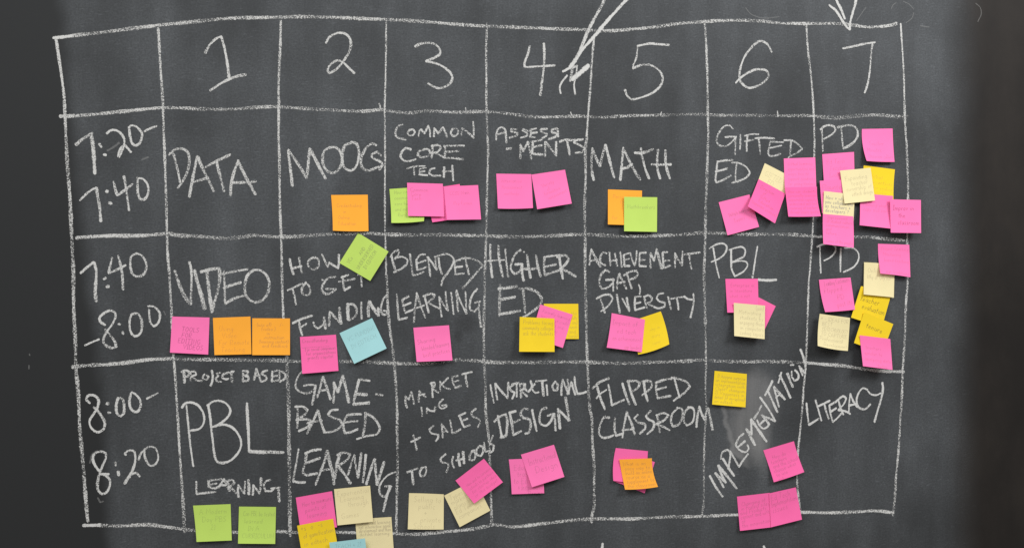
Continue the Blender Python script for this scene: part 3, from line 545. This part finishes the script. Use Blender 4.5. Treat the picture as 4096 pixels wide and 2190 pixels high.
# ------------------------------------------------------------------ sticky notes
HC = 0.004                                       # height field of what already hangs on the board
HF = {}
def hf_get(x, z):
    return HF.get((int(x / HC + 4000), int(z / HC + 4000)), 0.0)
def hf_put(x, z, h):
    k = (int(x / HC + 4000), int(z / HC + 4000))
    if h > HF.get(k, 0.0): HF[k] = h

def sticky(colour, corners, label, lines=(), lift=0.007, skew=0.0, bow=(0, 0, 0, 0), ink='pencil', s=0.35,
           top=0.18, size=0.09, gap=0.17, left=0.12, tilt=0.0, pen=0.0007, curl=0.0, group=None):
    """CORNERS: 'tile x,y x,y x,y x,y' = upper left, upper right, lower right, lower left of the paper as written on.
    The gummed upper edge sticks; the rest stands off by LIFT at the foot, SKEW more at the right foot corner."""
    tok = corners.split()
    q = [Vector(tile_px(tok[0], *map(float, t.split(',')))) for t in tok[1:]]
    bl, br, bb, bt = [b * TS for b in bow]       # bow of the left, right, lower, upper edge, outward positive
    ex = (q[1] - q[0]).normalized(); ey = (q[3] - q[0]).normalized()
    def pix(u, v):
        p = q[0] * ((1 - u) * (1 - v)) + q[1] * (u * (1 - v)) + q[2] * (u * v) + q[3] * ((1 - u) * v)
        bump = 4 * v * (1 - v); bu = 4 * u * (1 - u)
        p = p - ex * bl * bump * (1 - u) + ex * br * bump * u + ey * bb * bu * v - ey * bt * bu * (1 - v)
        return p
    wv = random.uniform(0, 6)
    def off(u, v):
        k = max(0.0, (v - 0.22) / 0.78) ** 1.8
        c = k * (lift * 1.2 + skew * (u - 0.5))
        c += curl * max(0.0, v - 0.72) ** 2 * 12.0
        c += 0.0005 * v * math.sin(u * 3.0 + wv)
        return max(c, 0.0)
    n = 12
    z0 = 0.0009
    fl = []
    for i in range(n * 2 + 1):
        for j in range(n * 2 + 1):
            u, v = i / (n * 2), j / (n * 2)
            p = pix(u, v); b = on_board(p.x, p.y)
            fl.append((b.x, b.z, off(u, v)))
    for x, z, o_ in fl:
        h = hf_get(x, z)
        if h > 0: z0 = max(z0, h - o_ + 0.0006)
    for x, z, o_ in fl: hf_put(x, z, z0 + o_)
    def surf(u, v, extra=0.0):
        p = pix(u, v)
        return on_board(p.x, p.y, z0 + off(u, v) + extra)
    org = surf(0.5, 0.0)
    V = [tuple(surf(i / n, j / n) - org) for j in range(n + 1) for i in range(n + 1)]
    Fc = []
    for j in range(n):
        for i in range(n):
            a = j * (n + 1) + i
            Fc.append((a, a + n + 1, a + n + 2, a + 1))
    o = new_mesh('sticky_note', V, Fc, PAPER_M[colour], None, smooth=True)
    o.location = org
    md = o.modifiers.new('thickness', 'SOLIDIFY'); md.thickness = 0.00022; md.offset = -1
    es = o.modifiers.new('crisp_edges', 'EDGE_SPLIT'); es.split_angle = math.radians(35)
    o['label'] = label; o['category'] = 'sticky note'
    o['group'] = group or 'sticky notes stuck on the chalkboard'
    if lines:
        V, Fc = [], []
        ta = math.radians(tilt); ca, sa = math.cos(ta), math.sin(ta)
        for r, ln in enumerate(lines):
            lf, sc = left, size
            if isinstance(ln, tuple): ln, lf = ln
            v0 = top + r * gap
            st, wd = text_strokes(ln)
            fit = min(1.0, (0.97 - lf) / max(wd * sc, 1e-6))
            for seg in st:
                pts = []
                for x, y in seg:
                    uu = x * sc * fit; vv = -y * sc
                    pts.append(Vector((lf + uu * ca + vv * sa, v0 - uu * sa + vv * ca)))
                base = len(V)
                P = [Vector(surf(min(max(p.x, .01), .99), min(max(p.y, .01), .99), 0.00012)) - org for p in pts]
                m = len(P)
                for i, p in enumerate(P):
                    t = P[min(i + 1, m - 1)] - P[max(i - 1, 0)]
                    t = Vector((t.x, 0, t.z))
                    if t.length < 1e-9: t = Vector((1, 0, 0))
                    t.normalize()
                    nm = Vector((-t.z, 0, t.x)) * pen * 0.5
                    V += [tuple(p + nm), tuple(p - nm)]
                for i in range(m - 1):
                    k = base + 2 * i
                    Fc.append((k, k + 1, k + 3, k + 2))
        h = new_mesh('handwriting', V, Fc, ink_material(colour, ink, min(s * 1.25, 0.9) if ink == 'pencil' else s), o)
    return o

S = sticky
# first time row
S('orange', 'B2 755,585 1125,582 1132,948 773,943', 'orange sticky note on Credentialing in Online Education, alone under the chalk word MOOGS', [('Credentialing', .13), ('in', .3), ('Online', .16), ('Education', .15)], top=.34, gap=.165, size=.1, s=.3, lift=.006, bow=(-4, 0, 4, 0))
S('lime', 'B2 1342,525 1710,500 1690,848 1362,865', 'lime green sticky note partly behind a pink one under the chalk word TECH', ['How can', 'common', 'core help', 'and more', '  Rural'], top=.16, gap=.165, size=.1, s=.33, lift=.006, bow=(-4, 0, 6, 0), curl=.003)
S('hot', 'B2 1690,530 2050,475 2105,810 1775,860', 'mostly hidden pink sticky note between two other pinks under the chalk word TECH', lift=.004)
S('pink', 'B2 1520,462 1880,472 1893,802 1530,795', 'pink sticky note reading Common Core Tech overlapping a lime green note', [('Common', .08), ('Core', .1), ('Tech', .1)], top=.26, gap=.13, size=.12, s=.32, lift=.008)
S('pink', 'B2 1890,500 2235,485 2265,830 1920,835', 'rightmost pink sticky note of the cluster under COMMON CORE TECH', [('CCSS Math', .15), ('Pro Forma', .24)], top=.26, gap=.3, size=.1, s=.22, lift=.008)
S('pink', 'E1 88,640 440,645 458,985 105,990', 'pink sticky note on Alternative Assessment methods, left of the pair under ASSESSMENTS', [('Alternative', .13), ('Assessment', .13), ('methods', .2)], top=.25, gap=.18, size=.1, s=.22, lift=.007, bow=(0, 0, 5, 0))
S('pink', 'E1 442,650 780,600 848,940 500,997', 'tilted pink sticky note on Variety of formative assessment, right of the pair under ASSESSMENTS', [('Variety', .25), ('of', .37), ('formative', .28), ('assessment', .38)], top=.42, gap=.12, size=.1, s=.28, tilt=14, lift=.012)
S('orange', 'E1 1212,798 1555,810 1550,1160 1212,1150', 'orange sticky note mostly covered by a green one under the chalk word MATH', [('Personalized', .15), ('for', .35), ('Ed', .4), '', ('for', .12)], top=.25, gap=.15, size=.11, s=.28, lift=.007)
S('lime', 'E1 1375,872 1708,877 1705,1225 1375,1218', 'lime green sticky note with one word Mathbreakers covering an orange note', [('Mathbreakers', .09)], top=.34, size=.12, s=.33, lift=.006)
S('pink', 'E2 238,1028 548,950 645,1275 328,1360', 'tilted pink sticky note on Multiple background teams, lowest under GIFTED ED', [('Multiple background', .2), ('Teams', .3)], top=.5, gap=.2, size=.11, s=.38, tilt=4, lift=.006)
S('cream', 'E2 702,635 975,775 858,1080 585,940', 'tilted cream sticky note reading GIFTED ED with its lower half under a pink note', [('GIFTED', .12), ('ED', .3)], top=.34, gap=.2, size=.16, s=.22, lift=.003)
S('hot', 'E2 640,795 910,940 805,1240 532,1070', 'tilted pink sticky note on Direction of Gifted Education, below the cream GIFTED ED note', [('Direction', .16), ('of', .3), ('Gifted', .25), ('Education', .25), ('(common science)', .06)], top=.24, gap=.145, size=.11, s=.42, lift=.011)
S('pink', 'E2 893,588 1210,577 1222,920 905,915', 'pink sticky note covered in small writing, upper of the tall pair under GIFTED', ['Gifted learning', 'opportunities and', 'ways, how to', 'support creativity', 'for young thinkers'], top=.22, gap=.15, size=.1, s=.22, lift=.005)
S('hot', 'E2 905,880 1227,872 1268,1168 940,1172', 'pink sticky note headed How can students, lower of the tall pair under GIFTED', ['How can students', 'personally manage', 'expectation capacity', 'understand and find', 'meaning of content', 'through inquiry quickly'], top=.19, gap=.14, size=.1, s=.3, left=.08, lift=.011, bow=(0, -12, 3, 0))
S('pink', 'E2 1680,292 1988,287 2008,622 1728,612', 'curled pink sticky note alone right of the chalk letters PD in the first row', [('Teacher', .2), ('Minutes', .12), ('Classroom culture', .12)], top=.5, gap=.2, size=.12, s=.2, lift=.009, bow=(16, -3, 4, 0), skew=-.004)
S('pink', 'E2 1280,545 1600,522 1607,850 1300,870', 'pink sticky note headed Ed Tech directly under the first PD', [('Ed Tech', .12), ('Teacher', .2), ('License', .2)], top=.32, gap=.2, size=.14, s=.22, lift=.004)
S('pink', 'E2 1255,812 1570,800 1590,1130 1280,1140', 'pink sticky note with one struck word just above the How + when note', [('Flaunted', .06)], top=.28, size=.16, s=.3, lift=.003)
S('cream', 'E2 1298,915 1608,950 1592,1275 1285,1240', 'cream sticky note with dark blue writing that asks how and when you collaborate', [('How + when do', .07), ('you collaborate', .05), ('as teachers +', .05), ('developers ?', .06)], top=.24, gap=.13, size=.12, s=.78, ink='blue', lift=.004, pen=.0008)
S('pink', 'B4 985,775 1290,800 1295,1115 990,1077', 'pink sticky note hanging below the cream How + when note onto the second PD', [('Improvement', .15), ('of student culture', .12), ('communication', .1), ('and', .1), ('failure', .1), '', ('comes of the people', .1)], top=.14, gap=.13, size=.1, s=.3, lift=.010, bow=(3, 3, 0, 0))
S('yellow', 'E2 1697,657 2012,698 1998,1010 1680,968', 'yellow sticky note half under a cream one in the first PD cell', [('What', .3), ('incentives', .3), ('for scaling', .34), ('starter up', .4)], top=.38, gap=.17, size=.13, s=.24, lift=.005, bow=(0, -6, 0, 0))
S('pink', 'E2 1662,937 1992,965 1972,1292 1657,1258', 'pink sticky note below the yellow one, left of the Improv note', [('Planning what to', .1), ('copy and save', .1)], top=.38, gap=.15, size=.11, s=.24, lift=.009, bow=(-2, 0, 0, 0))
S('pink', 'E2 1962,998 2273,1005 2275,1337 1970,1333', 'pink sticky note reading Improv in the classroom on the right edge of the grid', [('Improv in', .09), ('the', .26), ('classroom', .24)], top=.32, gap=.22, size=.14, s=.6, ink='dark', lift=.006, pen=.001)
S('cream', 'E2 1460,710 1768,682 1812,1010 1505,1042', 'cream sticky note on Expanding teacher ownership lying over pink and yellow notes', [('Expanding', .12), ('teacher', .3), ('ownership of', .12), ('edtech design', .28)], top=.33, gap=.16, size=.14, s=.3, tilt=3, lift=.006)
# second time row
S('pink', 'E3 122,918 498,928 485,1300 100,1280', 'pink sticky note reading Tools for Editing Videos under VIDEO', [('TOOLS', .27), ('FOR', .28), ('EDITING', .19), ('VIDEOS', .33)], top=.40, gap=.16, size=.13, s=.5, ink='dark', lift=.006, pen=.0009, tilt=-2)
S('orange', 'E3 532,932 910,918 920,1297 548,1305', 'orange sticky note on Using Video For Remote Teaching, middle of three under VIDEO', [('Using', .15), ('Video', .22), ('For Remote', .13), ('Teaching', .18)], top=.36, gap=.19, size=.14, s=.24, lift=.006)
S('orange', 'E3 928,935 1308,937 1308,1305 928,1305', 'orange sticky note with a circled heading and small arrow, rightmost of three under VIDEO', [('(use of)     /-', .12), ('(video )', .24), ('in', .38), ('instruction', .3), ('(learning content)', .18), ('and feedback', .26)], top=.22, gap=.115, size=.1, s=.34, lift=.006)
S('lime', 'E3 1805,380 1995,78 2300,265 2115,560', 'lime green sticky note turned sideways between HOW and BLENDED', [('VCs', .12), ('AND', .5), ('UNDERSERVED', .12), ('IN EDTECH', .22)], top=.25, gap=.16, size=.1, s=.55, lift=.008)
S('hot', 'C2 442,635 805,612 830,975 465,1005', 'pink sticky note with an underlined heading between FUNDING and GAME', [('Crowdfunding', .05), ('____________', .05), ('For social companies', .12), ('for organizations', .14), ('grants capital', .16)], top=.17, gap=.115, size=.1, s=.48, lift=.007)
S('blue', 'C2 840,597 1168,445 1315,750 988,905', 'tilted light blue sticky note on VC funding in edtech below FUNDING', [('VC FUNDING', .12), ('IN EDTECH', .12)], top=.34, gap=.24, size=.13, s=.24, lift=.011)
S('pink', 'C2 1583,542 1942,517 1977,870 1617,885', 'pink sticky note on Sharing blended learning best practices under LEARNING', [('Sharing', .08), ('blended learning', .18), ('best practices', .2)], top=.5, gap=.19, size=.13, s=.42, tilt=9, lift=.012)
S('yellow', 'C3 320,302 667,302 672,655 330,655', 'yellow sticky note at the back of the three under HIGHER ED', [('the', .78), ('faculty', .72), ('and', .82), ('needs', .75), ('and', .72), ('(words)', .7)], top=.32, gap=.13, size=.11, s=.3, lift=.004)
S('pink', 'C3 285,308 610,410 512,745 190,640', 'tilted pink sticky note between two yellow ones under HIGHER ED', ['Formally learning', 'how to give credit', 'for things and', 'what makes', 'learning'], top=.2, gap=.15, size=.1, s=.26, lift=.007)
S('yellow', 'C3 78,433 427,450 428,785 72,783', 'yellow sticky note on Problems facing community colleges, in front of a pink one', [('Problems facing', .1), ('community colleges', .08), ('ask the students', .1)], top=.2, gap=.16, size=.13, s=.36, lift=.006)
S('yellow', 'C3 1190,480 1497,378 1583,708 1270,812', 'yellow sticky note with a rounded corner behind a pink one under DIVERSITY', [('why in', .5), ('many - ', .52), ('room', .5)], top=.45, gap=.2, size=.1, s=.2, lift=.009, bow=(0, 10, 12, 0), skew=.006)
S('pink', 'C3 1003,395 1338,460 1305,787 953,742', 'pink sticky note on Impact of ed tech on achievement under DIVERSITY', [('Impact of', .06), ('ed tech', .22), ('on achievement', .12), ('gap (gender)', .5)], top=.32, gap=.22, size=.15, s=.34, tilt=4, lift=.008, bow=(-4, 0, 0, 0))
S('hot', 'C4 480,180 762,325 627,612 345,470', 'steeply tilted pink sticky note showing its right corner behind the cream note under PBL', lift=.003)
S('hot', 'C4 255,52 583,50 590,388 275,390', 'pink sticky note directly under the L of the second row PBL', [('Enterprise in', .15), ('in literature', .12), ('what is not', .1)], top=.24, gap=.16, size=.11, s=.36, lift=.006)
S('cream', 'C4 340,292 655,320 650,657 345,625', 'tan cream sticky note on Motivating students, in front of two pinks under PBL', [('(join)', .7), ('Motivating', .16), ('students by', .18), ('engaging them', .18), ('in computers', .2), ('coding topics', .18)], top=.16, gap=.155, size=.13, s=.3, lift=.009)
S('cream', 'C4 1650,-116 1960,-100 1950,243 1645,215', 'lower cream sheet almost hidden under the one asking Why or why not', [('Online', .12), ('Why or why not?', .1)], top=.3, gap=.2, size=.14, s=.28, lift=.005)
S('yellow', 'C4 1620,125 1935,170 1830,540 1520,440', 'yellow sticky note reading teacher evaluation in the second PD cell', [('teacher', .1), ('evaluation', .22)], top=.43, gap=.22, size=.16, s=.8, ink='dark', lift=.004, pen=.0009, tilt=-3)
S('cream', 'C4 1652,-112 1958,-98 1951,238 1647,208', 'cream sticky note asking Why or why not, above the teacher evaluation note', [('Online', .12), ('Why or why not?', .1)], top=.3, gap=.2, size=.14, s=.28, lift=.008)
S('pink', 'C4 1791,-301 2106,-291 2117,35 1815,-2', 'curled pink sticky note on the right edge of the grid over a cream one', [('Project Teaching', .1), ('Mentoring', .15), ('based teaching', .18), '', ('our traditions', .2)], top=.2, gap=.19, size=.11, s=.24, lift=.010, bow=(6, 0, -4, 0))
S('pink', 'C4 1197,60 1515,38 1560,360 1260,385', 'pink sticky note on Flipped PD under the second row letters PD', [('Leading Customers', .16), ('Flipped', .12), ('PD', .5), ('post its', .45)], top=.22, gap=.22, size=.16, s=.4, tilt=7, lift=.009, bow=(9, 0, 3, 0))
S('yellow', 'C4 1650,385 1945,505 1835,800 1550,695', 'yellow sticky note reading tenure, under the teacher evaluation note', [('tenure', .2)], top=.42, size=.17, s=.8, ink='dark', lift=.004, pen=.0009)
S('cream', 'C4 1205,402 1510,443 1488,775 1185,725', 'cream sticky note listing ideas for best edtechnology with a curled lower corner', [('* - IDEAS FOR', .06), ('BEST', .12), ('EDTECHNOLOGY', .14), ('TO CAPTURE', .1), ('Professional', .07), ('Development', .2)], top=.19, gap=.15, size=.12, s=.32, lift=.009, bow=(8, 0, 8, 0), skew=-.006, curl=.002)
S('pink', 'C4 1607,618 1915,655 1937,965 1640,928', 'pink sticky note lowest in the second PD cell, over the yellow tenure note', [('teachers', .15), ('similar to', .1), ('analyzing data', .1), ('today', .5)], top=.42, gap=.19, size=.12, s=.3, lift=.012)
# third time row
S('yellow', 'C4 147,975 472,1007 458,1342 122,1313', 'yellow sticky note full of small writing beside the smear left of IMPLEMENTATION', [('1) Anyone surprise', .1), ('an implementation', .06), ('integration with', .05), ('Client? champion', .06), ('2) Vagueness in', .05), ('detail of on-upload', .05), ('on edtech', .06)], top=.19, gap=.125, size=.11, s=.42, lift=.007, tilt=-1)
S('lime', 'D1 1942,948 2320,933 2332,1298 1978,1313', 'lime green sticky note left of the pair under LEARNING in column 1', [('A Modern', .14), ('Day PBS', .2), ('21', .42)], top=.25, gap=.22, size=.15, s=.24, lift=.008, bow=(-3, 0, 0, 0))
S('lime', 'D1 2405,958 2777,962 2769,1333 2395,1330', 'lime green sticky note right of the pair under LEARNING in column 1', [('Can PBL be tested', .12), ('learned', .15), ('IN A', .25), ('CURRICULUM', .1)], top=.25, gap=.2, size=.13, s=.26, lift=.008)
S('hot', 'D2 400,868 765,803 815,1165 450,1215', 'pink sticky note at the upper left of the cluster under GAME-BASED LEARNING', [('How to measure', .15), ('points of', .2), ('learning', .24)], top=.3, gap=.17, size=.13, s=.36, tilt=4, lift=.006)
S('cream', 'D2 998,1085 1362,1062 1390,1440 1025,1455', 'cream sticky note with lines of small writing cut by the bottom of the frame', [('Connected learning', .08), ('not interactive game', .08), ('development and then', .08), ('distant learning', .09)], top=.17, gap=.1, size=.1, s=.42, lift=.004)
S('yellow', 'D2 413,1150 775,1080 838,1440 475,1510', 'golden yellow sticky note on gamification, cut by the bottom of the frame', [("+s  o  -s", .08), ('of gamification', .12), ('in edtech', .1)], top=.17, gap=.22, size=.14, s=.45, tilt=2, lift=.008)
S('blue', 'D2 738,1320 1097,1277 1140,1640 780,1680', 'light blue sticky note showing only its top, lowest under GAME-BASED LEARNING', [('TEACH + 21', .14)], top=.2, size=.12, s=.25, lift=.008)
S('cream', 'D2 785,783 1148,748 1178,1110 820,1147', 'cream sticky note on Experiential Learning through Games under GAME-BASED LEARNING', [('Experiential', .07), ('Learning', .14), ('through', .34), '', ('Games', .13)], top=.22, gap=.155, size=.15, s=.24, tilt=3, lift=.006)
S('cream', 'D2 1540,823 1890,835 1888,1188 1527,1186', 'cream sticky note on Selling to public and private Schools under TO SCHOOLS', [('Selling to', .14), ('public', .28), ('+', .44), ('private', .34), ('Schools', .15)], top=.24, gap=.185, size=.16, s=.24, lift=.006, bow=(0, 0, 2, 2))
S('cream', 'D2 1893,848 2205,690 2358,998 2050,1165', 'tilted cream sticky note on marketing, half covered by a pink one under TO SCHOOLS', [('Types', .1), ('marketing', .08), ('plans in', .1), ('Ed Tech', .09), ('companies', .1)], top=.2, gap=.15, size=.14, s=.26, lift=.005)
S('hot', 'D2 2007,697 2293,477 2485,713 2195,928', 'steeply tilted hot pink sticky note touching the end of SCHOOLS', ['How and to convince', 'schools to purchase', 'for startup idea', 'or the budget'], top=.42, gap=.15, size=.11, s=.26, left=.15, lift=.009)
S('pink', 'F4 1220,1020 1560,1005 1577,1360 1250,1370', 'pink sticky note headed Education, behind the tilted Instructional Design note', [('Education', .12), ('transfer', .2), ('to Ed Tech', .08), ('+ Instructional', .2), ('Design', .5)], top=.32, gap=.19, size=.16, s=.34, lift=.005, bow=(-4, 0, 0, 0))
S('pink', 'F4 1342,972 1675,872 1780,1195 1453,1300', 'tilted pink sticky note reading Instructional Design under the chalk word DESIGN', [('Instructional', .13), ('Design', .25)], top=.38, gap=.28, size=.2, s=.36, tilt=0, lift=.011)
S('hot', 'G1 420,905 728,1022 625,1335 318,1215', 'pink sticky note showing only two corners behind the orange one under CLASSROOM', lift=.003)
S('hot', 'G1 335,880 658,912 640,1245 310,1210', 'curled pink sticky note with its top showing above the orange note under CLASSROOM', lift=.006, bow=(14, 0, 0, 0))
S('orange', 'G1 370,995 698,983 760,1270 428,1298', 'orange sticky note in front of two pink ones under FLIPPED CLASSROOM', [('What is an', .08), ('easy way to', .12), ('build an online', .12), ('course as a', .1), ('supplement to', .1), ('the classroom', .1)], top=.22, gap=.145, size=.13, s=.4, lift=.011, bow=(2, -16, 8, 0))
S('hot', 'G2 687,1055 995,963 1100,1272 793,1375', 'tilted pink sticky note alone below the end of IMPLEMENTATION', [('How do', .2), ('teachers', .1), ('and the school', .12), ('choose what', .1), ('to use', .14), ('out', .15)], top=.34, gap=.135, size=.12, s=.36, tilt=2, lift=.010, bow=(-3, -6, 4, 0))
S('hot', 'D4 498,858 828,820 852,1165 528,1202', 'pink sticky note left of the joined pair on the bottom line in column 6', [('Changing of', .12), ('in Project sites', .1), ('and Products', .06), ('content and with', .06), ('of', .08), ('the innovation', .08)], top=.3, gap=.125, size=.12, s=.34, tilt=5, lift=.007)
S('hot', 'D4 820,826 1090,765 1152,1088 840,1166', 'pink sticky note headed Ed Tech, right of the joined pair on the bottom line', [('Ed Tech', .06), ('Implementation', .06), ('issues', .1)], top=.24, gap=.18, size=.17, s=.34, tilt=3, lift=.008)
